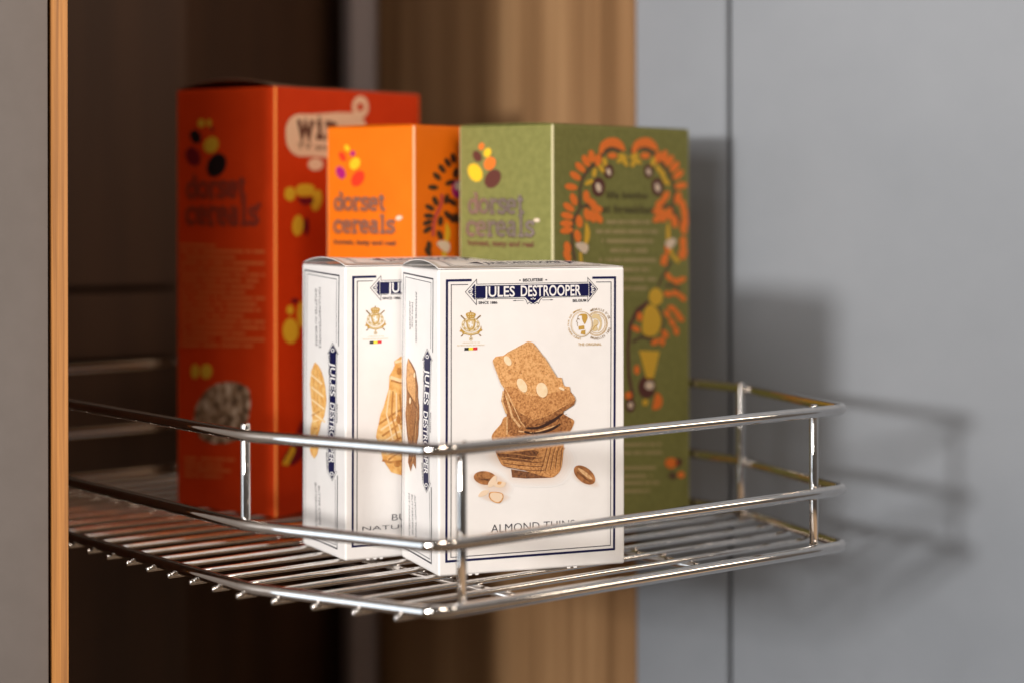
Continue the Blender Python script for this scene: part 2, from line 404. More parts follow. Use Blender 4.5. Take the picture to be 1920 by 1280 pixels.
W,D,H=.1130,.0669,.17
def plane(x,y,a,w,d,h,which,m={}):
    c=(x,y); L=(x-d*math.sin(a),y+d*math.cos(a)); Rr=(x+w*math.cos(a),y+w*math.sin(a))
    p0,p1,L_=(c,Rr,w) if which=='front' else (L,c,d)
    src=[m.get('tl') or project((*p0,h)),m.get('tr') or project((*p1,h)),m.get('bl') or project((*p0,0)),m.get('br') or project((*p1,0))]
    return homog(src,[(0,h),(L_,h),(0,0),(L_,0)])
B2=(-.0411,1.1376,.3644); B1=(-.0968,1.1862,.4786)
f2f=plane(*B2,W,D,H,'front',{'tl':(821,507),'tr':(1171.5,501),'bl':(822,1079.5),'br':(1170,1055)})
f2s=plane(*B2,W,D,H,'side',{'tl':(752.5,503),'tr':(821,507),'bl':(752.5,1044),'br':(822,1079.5)})
f1f=plane(*B1,W,D,H,'front',{'tl':(648,500.5),'bl':(648.5,1053.5)})
f1s=plane(*B1,W,D,H,'side',{'tl':(566,496),'tr':(648,500.5),'bl':(569.7,1018),'br':(648.5,1053.5)})

# ---- artwork shared by both biscuit boxes, front panel
def common_front(A):
    TH,tn=.0013,.00042
    A.line([k3(322,283),k3(88,288),k5(74,690),k5(1508,585),k3(1686,256),k3(1470,259)],TH,'navy')
    A.line([k3(288,325),k3(129,328),k5(113,655),k5(1477,553),k3(1648,298),k3(1505,300)],tn,'ink')
    A.line([(85,343),(235,175),(238,240),(1727,212),(1722,148),(1855,303),(1722,472),(1722,400),(1115,418),(1085,446),(1062,498),(1040,478),(1012,503),(990,492),(965,503),(940,478),(915,503),(895,452),(870,428),(235,435),(232,515)],.0003,'ink',1,kb,True)
    A.poly([(222,262),(1735,228),(1735,392),(1100,408),(1068,440),(1035,468),(990,497),(945,470),(915,445),(885,412),(222,428)],'navy',1,kb)
    A.poly([(120,343),(212,236),(219,262),(219,428),(216,452)],'navy',1,kb)
    A.poly([(1738,228),(1742,200),(1838,305),(1745,416),(1738,392)],'navy',1,kb)
    for x,y0,y1 in ((217,258,428),(1737,222,395)):
        n=7
        for i in range(n): A.line([(x,y0+(y1-y0)*(i+.15)/n),(x,y0+(y1-y0)*(i+.7)/n)],.0004,'paper',3,kb)
    for a in (-50,-25,0,25,50):
        c,s_=math.cos(R(a)),math.sin(R(a))
        A.line([(205-30*c,343+42*s_),(205-68*c,343+68*s_)],.0006,'paper',3,kb)
        A.line([(1748+25*c,308+42*s_),(1748+62*c,308+68*s_)],.0006,'paper',3,kb)
    for a in (-55,0,55): A.line([(990+14*math.sin(R(a)),448-10*math.cos(R(a))),(990+40*math.sin(R(a)),452-36*math.cos(R(a)))],.0005,'paper',3,kb)
    A.text('JULES',(330,408),(745,402),(330,270),'paper',3,.018,kb); A.text('DESTROOPER',(825,400),(1630,385),(825,258),'paper',3,.018,kb)
    A.text('BISCUITERIE',(855,205),(1122,197),(855,165),'ink',2,.02,kb); A.text('SINCE 1886',(258,503),(512,500),(258,470),'ink',2,.02,kb); A.text('BELGIUM',(1520,475),(1700,470),(1520,440),'ink',2,.02,kb)
    A.line([(805,186),(825,185)],.0006,'ink',2,kb); A.line([(1155,181),(1178,180)],.0006,'ink',2,kb)
    A.line([(720,458),(862,456)],.00022,'ink',2,kb); A.line([(1110,450),(1255,446)],.00022,'ink',2,kb)
    A.poly([(715,458),(755,450),(755,467)],'ink',2,kb); A.poly([(1262,446),(1222,438),(1222,456)],'ink',2,kb)
    # gilt coat of arms
    A.ell((450,490),205,150*1.05,'gold_light',1,0,kc,28,ring=.0016)
    for k in range(18):
        a=2*PI*k/18; A.ell((450+205*math.cos(a),490+158*math.sin(a)),15,15,'gold_dark' if k%2 else 'paper',2,0,kc,8)
    A.blob([(345,370),(560,365),(565,500),(530,590),(455,635),(375,595),(340,500)],'gold',2,kc)
    A.blob([(372,392),(535,388),(538,500),(510,565),(455,605),(395,565),(368,500)],'gold_light',3,kc)
    A.blob([(440,400),(480,420),(470,470),(505,480),(500,540),(470,520),(450,560),(420,545),(430,500),(390,470),(400,430),(430,450)],'paper',4,kc)
    A.blob([(320,215),(380,170),(450,165),(520,170),(580,215),(530,320),(450,330),(370,320)],'gold',3,kc)
    for x in (390,450,510): A.ell((x,215),22,24,'gold_light',4,0,kc,10); A.ell((x,285),14,16,'gold_light',4,0,kc,10)
    A.line([(448,120),(448,170)],.0006,'gold_dark',2,kc)
    A.line([(190,245),(310,365)],.0007,'gold_dark',1,kc); A.line([(715,245),(590,360)],.0007,'gold_dark',1,kc)
    A.poly([(180,238),(228,262),(205,295)],'gold_dark',2,kc); A.poly([(720,238),(672,262),(695,292)],'gold_dark',2,kc)
    A.blob([(180,540),(205,600),(250,640),(330,690),(455,715),(580,690),(660,640),(705,590),(725,510),(735,600),(760,640),(690,680),(660,740),(600,745),(455,780),(300,745),(240,750),(215,690),(155,670),(185,620)],'gold',2,kc,3)
    A.line([(280,700),(455,745),(630,700)],.0007,'gold_light',3,kc); A.line([(250,760),(190,805)],.0006,'gold_dark',1,kc); A.line([(670,750),(725,790)],.0006,'gold_dark',1,kc)
    A.line([(455,780),(455,830)],.0005,'gold',2,kc); A.ell((455,868),38,38,'gold_light',1,0,kc,14,ring=.0005); A.ell((455,868),14,14,'gold_dark',2,0,kc,10)
    A.text('A PURVEYOR TO THE',(235,985),(690,975),(235,955),'gold_light',2,0,kc); A.text('BELGIAN ROYAL HOUSEHOLD',(95,1058),(815,1040),(95,1025),'gold_light',2,0,kc)
    for i,c_ in enumerate(('flag_black','flag_yellow','flag_red')): A.poly([(283+i*114,1098-i*5),(397+i*114,1094-i*5),(397+i*114,1168-i*5),(283+i*114,1174-i*5)],c_,2,kc)
    # twin medals
    c2=A.fn(km(835,535)); c1=A.fn(km(425,545)); rx=.0063
    for r_,w_ in ((.0069,.0003),(.0063,.00025),(.0054,.0003)): 
        P=[(c2[0]+.95*r_*math.cos(t*PI/18),c2[1]+r_*math.sin(t*PI/18)) for t in range(36)]
        f=A.fn; A.fn=lambda p:p; A.line(P,w_,'gold',1,None,True); A.fn=f
    A.blob([(700,320),(800,260),(900,310),(960,420),(970,560),(930,690),(860,740),(890,640),(920,520),(860,420),(780,390),(720,400)],'gold_light',2,km)
    A.blob([(760,420),(850,440),(880,520),(830,600),(860,680),(780,740),(700,700),(730,600),(740,500)],'gold_light',2,km); A.line([(720,700),(780,600),(850,560)],.0004,'gold',3,km)
    f=A.fn; A.fn=lambda p:p
    A.poly([(c1[0]+.0066*math.cos(t*PI/18),c1[1]+.0071*math.sin(t*PI/18)) for t in range(36)],'paper',3)
    A.line([(c1[0]+.0066*math.cos(t*PI/18),c1[1]+.0071*math.sin(t*PI/18)) for t in range(36)],.0003,'gold',4,None,True)
    A.line([(c1[0]+.0060*math.cos(t*PI/18),c1[1]+.0065*math.sin(t*PI/18)) for t in range(36)],.0002,'gold_light',4,None,True)
    A.fn=f
    A.blob([(340,320),(400,275),(500,270),(560,290),(585,370),(550,470),(505,545),(470,490),(440,420),(425,320)],'gold',5,km)
    A.line([(338,320),(310,420),(285,475),(312,500),(305,550),(320,600)],.0003,'gold_dark',5,km); A.line([(310,395),(370,420)],.0005,'gold_dark',5,km)
    A.poly([(335,600),(490,575),(500,680),(345,695)],'gold',5,km); A.poly([(415,720),(525,700),(520,830),(395,805)],'gold',5,km)
    A.arc("MÉDAILLE D'OR",c2,.0077,.0013,118,18,'gold_dark',2); A.arc('BRUXELLES 1885',c2,.0077,.0013,-118,-16,'gold_dark',2,inside=True)
    A.arc('PAIN AUX AMANDES',c1,.0077,.0010,186,88,'gold',2); A.arc('VEURNE-FURNES',c1,.0077,.0010,192,268,'gold',2,inside=True)
    A.text('THE ORIGINAL',(330,1118),(960,1108),(330,1045),'gold',2,0,km)
def common_side(A):
    A.line([k1(1086,798),k1(1088,256),k1(868,221),k2(800,990),k2(1012,1108),k2(1016,565)],.0009,'ink')
    A.line([k1(1072,770),k1(1073,284),k1(884,250),k2(816,975),k2(1003,1078),k2(1003,595)],.0004,'ink')
    A.poly([k1(1050,785),k1(1078,852),k1(1070,856),k2(998,532),k2(1004,540),k2(985,592),k2(966,535),k1(1030,856),k1(1022,850)],'navy',2)
    A.line([k1(1048,770),k1(1084,858),k1(1076,858),k2(1004,528),k2(1012,540),k2(985,604),k2(958,535),k1(1026,858),k1(1015,855)],.0003,'ink',1,None,True)
    m=lambda y:(k1(0,0)[1] if 0 else y)
    p0,p1=k1(1036,918),k2(972,470); mid=lambda t:tuple(p0[i]+(p1[i]-p0[i])*t for i in (0,1)); top=k1(1067,918)
    A.text('JULES',p0,mid(.335),top,'paper',4,.018); q=mid(.40); A.text('DESTROOPER',q,p1,(q[0]+7.2,q[1]),'paper',4,.018)
    A.text('SINCE 1886',k1(1020,868),k1(1022,1015),k1(1031,868),'grey_ink',2); A.text('BELGIUM',k2(953,395),k2(955,515),k2(962,395),'grey_ink',2)
    A.text('BISCUITERIE',k2(1009,40),k2(1009,180),k2(1018,40),'grey_ink',2)
    for c_ in (k1(1050,830),k2(985,552)): A.ell(c_,3,4,'paper',3,n=8); A.ell(c_,1.6,2.2,'navy',4,n=8)

# ---- front box, almond biscuits
F2=Art(f2f); common_front(F2)
A=F2
def graded(pts,cx,cy,steps,ly=0):
    for i in range(steps):
        q=1.30-.42*i/(steps-1); A.blob([(cx+(x-cx)*q,cy+(y-cy)*q) for x,y in pts],'print_shade_%d'%i,ly+i*.25,k4)
graded([(440,1000),(560,1120),(620,1190),(900,1195),(1000,1110),(1020,1000),(900,900),(600,900)],740,1040,6)
graded([(290,1160),(330,1225),(420,1285),(540,1290),(550,1210),(420,1130)],420,1200,6); graded([(1085,1140),(1120,1200),(1230,1240),(1270,1220),(1180,1130)],1180,1185,6); graded([(360,1330),(480,1370),(560,1330),(480,1290)],460,1330,6)
A.poly([(585,1105),(720,1125),(900,1120),(985,1040),(960,1130),(900,1172),(700,1178),(592,1170)],'biscuit_dark',3,k4)
A.blob([(550,680),(500,745),(432,832),(440,900),(462,968),(490,1035),(530,1082),(640,1100),(870,1168),(945,1150),(985,1085),(1002,960),(1012,870),(1072,775),(1065,700),(800,660)],'biscuit_mid',4,k4)
A.poly([(465,968),(560,975),(770,950),(805,965),(780,1010),(740,1050),(600,1030),(490,1010)],'biscuit_dark',5,k4)
for k in range(8):
    y=975+k*16; A.line([(470+k*11,y),(620+k*6,y+8+k*2),(740+k*9,y+28),(830+k*3,y+22)],.0004,'biscuit_dark' if k%2 else 'biscuit_mid',6,k4)
for k in range(5): A.line([(815+k*40,1130-k*12),(850+k*34,1010-k*14),(870+k*32,930)],.0004,'biscuit_dark',6,k4); 
for k in range(5): A.line([(828+k*38,1132-k*14),(862+k*34,1012-k*14),(884+k*32,932)],.0004,'biscuit',6,k4)
A.poly([(520,480),(508,560),(545,660),(548,820),(700,870),(1015,850),(1070,772),(1060,700),(985,655),(640,600)],'biscuit_brown',5,k4)
A.line([(520,480),(508,560),(545,662)],.0011,'biscuit_edge',6,k4); A.line([(548,690),(550,830)],.0008,'biscuit_edge',6,k4)
A.poly([(560,560),(600,690),(650,765),(700,790),(770,800),(965,745),(1000,690),(1000,640),(985,640),(690,770)],'biscuit_brown',6,k4)
A.blob([(700,770),(800,762),(900,712),(985,660),(990,672),(910,735),(810,782),(720,785)],'biscuit_gap',7,k4)
A.blob([(690,800),(780,808),(880,785),(965,742),(968,758),(885,805),(780,826),(700,818)],'biscuit_gap',7,k4)
A.line([(535,500),(590,690),(655,768)],.0012,'biscuit_edge',7,k4); A.line([(700,748),(850,735),(975,690)],.0014,'biscuit_dark',7,k4)
A.line([(640,800),(760,815),(960,752)],.0007,'biscuit_edge',7,k4)
A.poly([(985,440),(1050,448),(1060,500),(1000,500)],'biscuit',7,k4)
A.poly([(715,88),(735,90),(760,100),(800,150),(850,218),(900,300),(945,372),(985,375),(1000,430),(1040,480),(1098,553),(1085,590),(1030,625),(985,652),(900,690),(850,720),(800,746),(740,755),(690,766),(655,725),(620,650),(570,560),(545,480),(500,420),(470,350),(440,265),(437,235),(460,207),(520,200),(548,180),(620,140)],'biscuit',8,k4)
A.poly([(690,766),(655,725),(620,650),(590,590),(660,660),(760,712),(880,674),(1000,605),(1098,553),(1085,590),(1030,625),(985,652),(900,690),(800,746),(740,755)],'biscuit_brown',9,k4)
A.blob([(520,470),(600,450),(720,520),(900,500),(1020,465),(1096,553),(990,600),(880,668),(760,705),(650,645),(590,592)],'biscuit_mid',9,k4)
A.line([(437,240),(450,285),(500,420),(545,485),(620,650),(655,725),(690,766)],.0006,'biscuit_edge',10,k4); A.line([(715,90),(548,180)],.0005,'biscuit_edge',10,k4); A.line([(720,88),(850,218),(945,372)],.0005,'biscuit_edge',10,k4)
A.ell((553,240),26,42,'almond_flake',11,-30,k4); A.ell((665,435),34,60,'almond_flake',11,-28,k4); A.ell((825,472),45,60,'almond_flake',11,-15,k4); A.ell((985,462),24,10,'almond_flake',11,25,k4)
rr=random.Random(3)
for i in range(46):
    x,y=rr.uniform(480,1040),rr.uniform(150,720)
    if abs(x-(600+(y-150)*.62))<170-abs(y-430)*.12: A.ell((x,y),rr.uniform(2.5,5),rr.uniform(2,3.5),'biscuit_dark',10,rr.uniform(0,90),k4,7)
A.ell((378,1175),92,54,'almond_skin',3,8,k4); A.ell((365,1160),55,16,'biscuit_brown',4,10,k4,14); A.ell((395,1190),60,7,'biscuit_dark',4,8,k4,12)
A.blob([(455,1155),(470,1180),(440,1240),(400,1245),(410,1200)],'almond_cut',5,k4); A.blob([(470,1195),(520,1205),(545,1215),(515,1250),(450,1240)],'almond_cut',5,k4); A.blob([(480,1205),(508,1205),(500,1225),(476,1225)],'biscuit',6,k4,3)
A.blob([(345,130),(380,88),(440,85),(420,120),(370,140)],'almond_cut',4,k5); A.blob([(440,105),(480,95),(550,108),(560,150),(530,192),(480,185),(440,150)],'biscuit',4,k5); A.blob([(450,112),(485,103),(545,115),(550,150),(522,182),(482,176),(450,145)],'almond_cut',5,k5)
A.ell((1170,1150),100,58,'almond_skin',3,38,k4); A.ell((1175,1140),75,14,'biscuit_edge',4,38,k4,14); A.ell((1160,1165),70,5,'biscuit_dark',4,38,k4,12)
A.text('ALMOND THINS',(455,445),(1168,400),(457,375),'ink',3,-.012,k5)
S2=Art(f2s); common_side(S2); A=S2
A.text('AMANDELBROOD',k1(961,355),k1(965,725),k1(972,355),'grey_ink',2); A.text('PAIN AUX',k1(935,435),k1(935,620),k1(945,435),'grey_ink',2); A.text('AMANDES',k1(914,425),k1(918,635),k1(925,425),'grey_ink',2)
A.text('ALMOND THINS',k2(896,625),k2(898,925),k2(906,625),'grey_ink',2); A.text('BUTTERKEKSE',k2(875,622),k2(875,908),k2(885,622),'grey_ink',2); A.text('MIT MANDELN',k2(853,612),k2(853,910),k2(863,612),'grey_ink',2)
A.poly([k1(905,845),k1(935,885),k1(962,935),k1(975,1000),k1(985,1050),k1(988,1130),k1(1000,1200),k1(1002,1290),k2(940,100),k2(935,200),k2(915,300),k2(912,440),k2(890,400),k2(872,460),k2(852,395),k2(860,300),k2(845,200),k2(832,60),k1(890,1200),k1(892,1130),k1(888,1000),k1(893,900)],'biscuit_brown',2)
A.poly([k1(905,850),k1(955,940),k1(968,1050),k1(970,1170),k1(905,1090),k1(893,1000)],'biscuit',3)
A.line([k1(902,1090),k1(965,1190),k2(930,20),k2(905,160),k2(880,300)],.0006,'biscuit_dark',4); A.line([k1(900,900),k1(895,1060),k2(850,60),k2(862,220)],.0006,'biscuit_edge',4)
A.ell(k1(958,970),1.8,5,'almond_flake',4); A.ell(k1(925,1160),2,6,'almond_flake',4)
A.line([k1(985,1130),k2(930,10),k2(915,200),k2(890,390)],.0007,'biscuit_edge',4); A.line([k2(845,120),k2(858,260),k2(868,420)],.0007,'biscuit_dark',4)
# ---- second box, butter waffles
F1=Art(f1f); f=F1.fn; F1.fn=f2f; common_front(F1); F1.fn=f; A=F1
wp=[k1(870,820),k1(845,832),k1(820,850),k1(795,868),k1(800,895),k1(785,930),k1(760,975),k1(758,1000),k1(775,1015),k1(755,1070),k1(740,1120),k1(715,1210),k1(690,1270),k2(672,50),k2(655,85),k2(640,120),k2(628,170),k2(620,220),k2(645,260),k2(655,320),k2(668,380),k2(710,395),k2(722,430),k2(728,470),k2(760,480),k2(900,520)]
wp+=[(840,890),(872,850),(868,780),(850,700),(830,672),(790,664)]
A.poly(wp,'waffle',3)
A.line([k1(800,875),k1(900,850)],.0016,'waffle_light',4); A.line([k1(765,985),k1(840,1010),k1(930,1000)],.0020,'waffle_light',4); A.line([k1(770,1010),k1(900,1040)],.0012,'waffle_dark',4)
for q in range(7):
    x0,y0=k2(640,130+q*42); A.line([(x0+q*3,y0),(x0+34,y0-24+q*2),(x0+80,y0-40)],.0012,'waffle_light' if q%2 else 'waffle_dark',4)
for q in range(5):
    x0,y0=k1(760+q*25,1080+q*10); A.line([(x0,y0),(x0-6+q*3,y0+45),(x0+6+q*4,y0+95)],.0010,'waffle_light' if q%2==0 else 'waffle_dark',5)
A.line([k2(665,385),k2(720,400),k2(800,390)],.0014,'waffle_dark',5); A.ell(k2(775,95),4,9,'waffle_dark',6); A.ell(k2(770,415),6,5,'waffle_dark',6); A.ell(k1(830,940),4,7,'waffle_dark',6)
A.text('BUTTER CRISPS',(735,976),(896,965),(735,963.5),'ink',3,-.012); A.text('NATUURBOTERWAFELS',(680,995.5),(950,977.5),(680,987.5),'ink',3,-.012)
S1=Art(f1s); f=S1.fn; S1.fn=f2s; common_side(S1); S1.fn=f; A=S1
A.text('NATUURBOTERWAFELS',k1(237,325),k1(240,788),k1(251,325),'grey_ink',2); A.text('GALETTES AU BEURRE',k1(208,335),k1(212,772),k1(222,335),'grey_ink',2)
A.text('BUTTER CRISPS',k2(228,578),k2(230,845),k2(240,578),'grey_ink',2); A.text('BUTTERWAFFELN',k2(204,556),k2(205,860),k2(216,556),'grey_ink',2)
A.poly([k1(210,895),k1(235,920),k1(258,965),k1(275,1020),k1(288,1090),k1(295,1180),k1(292,1270),k2(276,20),k2(268,90),k2(245,150),k2(240,190),k2(228,230),k2(240,300),k2(225,360),k2(203,390),k2(180,360),k2(170,330),k2(176,250),k2(172,180),k2(185,120),k2(180,60),k1(192,1270),k1(182,1170),k1(172,1060),k1(182,960)],'waffle',2)
for q in range(4): A.line([k1(180+q*5,985+q*95),k1(265+q*9,1060+q*95)],.0013,'waffle_light',4)
for q in range(3): A.line([k1(205+q*28,930+q*20),k1(205+q*28,1260),k2(190+q*26,60)],.0006,'waffle_dark',3)
for q in range(5): A.line([k2(180+q*9,90+q*45),k2(238-q*6,60+q*60)],.0008,'waffle_light' if q%2 else 'waffle_dark',4)

# lids of the biscuit boxes
def lidart(flag):
    L=Art(); tn=.0005
    L.line([(.009,.0045),(W-.013,.0045),(W-.013,D-.0045),(.009,D-.0045)],tn,'ink',1,None,True)
    L.line([(.011,.0070),(W-.015,.0070),(W-.015,D-.0070),(.011,D-.0070)],.0003,'ink',1,None,True)
    y=.0165
    L.poly([(.022,y),(.030,y-.009),(.030,y-.006),(.084,y-.006),(.084,y-.009),(.092,y),(.084,y+.009),(.084,y+.006),(.030,y+.006),(.030,y+.009)],'paper',2)
    L.poly([(.024,y),(.031,y-.0065),(.031,y+.0065)],'navy',3); L.poly([(.090,y),(.083,y-.0065),(.083,y+.0065)],'navy',3)
    L.text('JULES DESTROOPER',(.033,y-.0045),(.081,y-.0045),(.033,y+.0045),'navy',3,.03)
    return L
carton('white biscuit box in front, stack of almond biscuits printed above the words ALMOND THINS','biscuit_box',*B2,W,D,H,'white_card','white_edge',F2,S2,lidart(0),group='white biscuit boxes on the wire shelf',seed=1,arch=.0026,arch_left=.0018)
carton('white biscuit box half hidden behind the almond one, golden waffles on its front','biscuit_box',*B1,W,D,H,'white_card','white_edge',F1,S1,lidart(1),group='white biscuit boxes on the wire shelf',seed=4,arch=.0032,arch_left=.0012)

# ------------------------------------------------------------------ cereal boxes
G=(.0252,1.2625,.9226); GW,GD,GH=.1572,.0738,.2552
O=(-.0612,1.2826,.9226); RD=(-.1552,1.3445,.9226); RW,RDD,RH=.1483,.0930,.2830
gf=plane(*G,GW,GD,GH,'front'); gs=plane(*G,GW,GD,GH,'side'); of=plane(*O,GW,GD,GH,'front'); os_=plane(*O,GW,GD,GH,'side')
rf=plane(*RD,RW,RDD,RH,'front'); rs=plane(*RD,RW,RDD,RH,'side')
def leafring(A,pts,K_,a,b,mt,ly=2):
    for x,y,r_ in pts: A.ell((x,y),a,b,mt,ly,r_,K_,14)
# green, narrow panel
A=GS=Art(gs)
for x,y,rx,ry,ro,c_ in ((215,225,20,28,15,'seed_orange'),(183,300,32,45,-28,'bean_brown'),(262,272,28,36,20,'bright_yellow'),(168,425,52,72,-25,'bright_yellow'),(280,355,42,52,30,'seed_orange'),(303,472,58,78,32,'bean_brown')): A.ell((x,y),rx,ry,c_,2,ro,kg)
for st,x0,x1,yb,yt in (('dorset',115,548,738,622),('cereals',100,625,912,790)):
    A.slab(st,(x0,yb-6),(x1,yb-3),(x0,yt-35),.0026,'foil_dark',2,kg); A.slab(st,(x0,yb-8),(x1,yb-5),(x0,yt-37),.0011,'foil',3,kg)
A.ell((640,790),24,14,'cream',3,0,kg)
A.text('honest, tasty and real',(112,980),(615,995),(112,938),'brown_ink',2,.04,kg)
# green, wide panel: wreath
A=GF=Art(gf)
def mir(P): return P
cx=1.0
A.line([(1090-850+700,0)]*0 or [kg(965,700),kg(965,560),kg(985,470),kg(1040,390),kg(1110,340),kg(1150,270),kg(1215,238),kg(1280,262)],.0026,'stem_brown',1)
A.line([kg(1345,262),kg(1410,238),kg(1480,242),kg(1545,290),kg(1600,370),kg(1660,450),kg(1690,560),kg(1675,690)],.0026,'stem_brown',1)
A.line([kg(965,700),kg(920,780),kg(900,880),kg(905,980),kg(925,1100)],.0028,'stem_brown',1); A.line([kg(970,690),kg(1020,675),kg(1080,700)],.002,'stem_brown',1)
A.line([kg(1675,690),kg(1720,770),kg(1745,860)],.0026,'stem_brown',1); A.line([kg(1670,680),kg(1610,680),kg(1570,710)],.002,'stem_brown',1)
for x,y,r_ in ((1055,300,80),(1012,335,62),(968,385,45),(930,450,35),(898,535,10),(1105,330,95),(918,630,70),(880,690,35),(868,755,15),(862,815,0),(862,868,-10),(868,1000,80),(866,1060,70),
               (1015,610,85),(1060,660,45),(1095,700,20),(1105,770,60),(1060,760,75),(1020,745,80),(960,800,85),(945,910,80)): A.ell((x,y),50,27,'leaf_orange',2,r_,kg,14)
for x,y,r_ in ((1560,310,110),(1610,300,105),(1650,335,125),(1690,380,130),(1718,440,140),(1738,525,170),(1715,620,105),(1750,670,70),(1765,730,80),(1770,800,85),(1758,850,80),(1620,610,120),(1580,660,140),(1560,720,170),
               (1565,775,150),(1610,760,110),(1650,740,90),(1690,800,85),(1755,960,88),(1760,1030,85),(1610,1090,110),(1640,1000,90)): A.ell((x,y),50,27,'leaf_orange',2,r_,kg,14)
for c0 in (1205,1458):
    A.blob([(c0-95,270),(c0-80,200),(c0-20,160),(c0+50,165),(c0+95,210),(c0+105,262),(c0+60,245),(c0+10,228),(c0-40,240),(c0-70,280)],'leaf_orange',2,kg); A.ell((c0+8,295),38,25,'leaf_orange',2,0,kg)
for x,y,r_ in ((1290,300,20),(1310,345,60),(1275,325,140),(1380,300,160),(1375,350,110),(1405,335,40),(1155,345,80),(1130,395,60),(1075,425,100),(1035,500,150),(1525,345,100),(1570,400,60),(1600,440,80),(1625,495,45)): A.ell((x,y),38,19,'dull_yellow',3,r_,kg,12)
for x,y,rx,ry,ro in ((1183,415,38,56,0),(1106,535,50,74,0),(1490,415,36,54,0),(1557,535,46,70,-5)):
    A.ell((x,y),rx,ry,'bean_brown',3,ro,kg); A.ell((x,y+4),rx*.42,ry*.5,'cream',4,-15,kg)
A.blob([(1010,800),(1040,880),(1025,960),(995,975),(1000,880)],'dull_yellow',3,kg); A.blob([(1640,800),(1625,870),(1630,960),(1650,950),(1655,880)],'dull_yellow',3,kg)
A.blob([(925,975),(975,960),(1025,985),(1010,1040),(975,1035)],'cream',4,kg); A.blob([(1615,960),(1660,930),(1700,940),(1680,990),(1640,1005)],'cream',4,kg)
A.line([kg(965,1035),kg(970,1110)],.003,'dull_yellow',3); A.line([kg(1655,1000),kg(1680,1070),kg(1725,1110)],.003,'dull_yellow',3)
A.text('life begins',(1170,620),(1480,625),(1170,565),'green_ink',3,.02,kg); A.text('at breakfast',(1130,730),(1530,738),(1130,665),'green_ink',3,.02,kg)
for i,(a,b,y) in enumerate(((315,600,595),(250,650,655),(285,635,715),(340,580,775),(440,640,835),(450,595,895),(440,640,955),(440,580,1012),)):
    a=[315,250,285,340,270,330,280,300][i]; A.words((a,y),(b,y+2),.0024,'line_tan',2,kg2,i,5)
leafring(A,[(350,300,60),(400,330,30),(440,320,-20),(345,420,10),(400,415,30),(445,445,45),(370,520,20),(410,560,50),(335,560,60),(370,620,60),(400,680,75),(430,590,40),(320,700,50),(300,750,90),(250,755,150),(140,580,90),(115,665,30),(450,100,90),(440,150,60),(315,190,70),(120,950,90)],kg3,34,20,'leaf_orange')
A.ell((255,440),50,62,'dull_yellow',3,0,kg3); A.blob([(195,500),(165,570),(160,690),(220,720),(275,680),(290,590),(250,510)],'dull_yellow',3,kg3)
A.line([kg3(200,480),kg3(120,540),kg3(75,640),kg3(60,800),kg3(65,1000),kg3(95,1150)],.0034,'bean_brown',2); A.line([kg3(270,510),kg3(310,620),kg3(290,690)],.0022,'stem_brown',2)
A.line([kg3(90,760),kg3(150,720),kg3(230,740)],.0022,'stem_brown',2); A.line([kg3(370,190),kg3(320,270),kg3(270,370)],.0022,'stem_brown',1); A.line([kg3(320,360),kg3(380,360),kg3(430,390)],.0018,'stem_brown',1)
A.poly([(135,815),(280,820),(255,930),(235,1010),(185,1010),(165,930)],'dull_yellow',3,kg3); A.ell((190,1070),62,80,'bean_brown',2,0,kg3); A.ell((208,1060),32,30,'cream',4,0,kg3); A.ell((180,1180),22,24,'dull_yellow',3,0,kg3)
A.blob([(260,1110),(300,1150),(290,1215),(235,1230),(240,1170)],'leaf_orange',3,kg3); A.ell((75,1200),36,50,'bean_brown',2,0,kg3); A.ell((75,1200),18,24,'cream',3,0,kg3); A.ell((60,1130),26,28,'leaf_orange',3,0,kg3)
kg4=K(1140,600,3.2)
for i,(a,b,y) in enumerate(((110,320,745),(105,325,795),(110,300,885),(105,260,935),(100,310,975),(105,250,1025))): A.words((a-130,y+2),(b,y-4),.0020,'line_tan',2,kg4,i+20,4)
A.ell((375,855),36,32,'leaf_orange',2,0,kg4); A.ell((420,850),22,26,'bean_brown',2,20,kg4); A.ell((435,925),22,20,'leaf_orange',2,0,kg4); A.ell((385,930),24,24,'stem_brown',2,0,kg4)
carton('olive green cereal box with a wreath of orange leaves on its wide face','cereal_box',*G,GW,GD,GH,'green_card','green_fold',GF,GS,None,amp=.0006,arch=.0006,arch_left=.0,seed=2,group='cereal boxes at the back of the wire shelf')
# orange
A=OS=Art(os_)
for x,y,rx,ry,ro,c_ in ((218,150,24,36,-25,'bright_yellow'),(172,235,30,52,-30,'seed_red'),(275,205,24,28,20,'magenta'),(155,395,44,66,-25,'magenta'),(298,305,50,64,32,'bright_yellow'),(328,455,60,86,32,'seed_red')): A.ell((x,y),rx,ry,c_,2,ro,ko)
for st,x0,x1,yb,yt in (('dorset',90,605,772,640),('cereals',85,700,998,870)):
    A.slab(st,(x0,yb-8),(x1,yb-5),(x0,yt-40),.0026,'foil_brown',2,ko); A.slab(st,(x0,yb-11),(x1,yb-8),(x0,yt-43),.0011,'foil',3,ko)
A.ell((738,848),34,22,'cream',3,-20,ko); A.text('honest, tasty and real',(85,1105),(705,1122),(85,1060),'brown_ink',2,.05,ko)
A=OF=Art(of)
for x,y,r_ in ((1272,250,75),(1218,295,60),(1160,355,52),(1110,432,45),(1072,542,5),(1095,680,65),(1040,745,30),(1030,828,5),(1018,895,-20),(1018,965,-35),(1205,660,100),(1145,880,95),(1240,495,-20),(1295,400,100),(1260,690,35),(1215,820,55),(1255,850,70),(1300,850,80),(1140,1020,70),(1030,1130,90),(1022,1185,60)): A.ell((x,y),52,27,'leaf_black',2,r_,ko,14)
A.line([(1160,610),(1150,720),(1100,820),(1075,920),(1070,1030)],.0028,'pink_stem',3,ko)
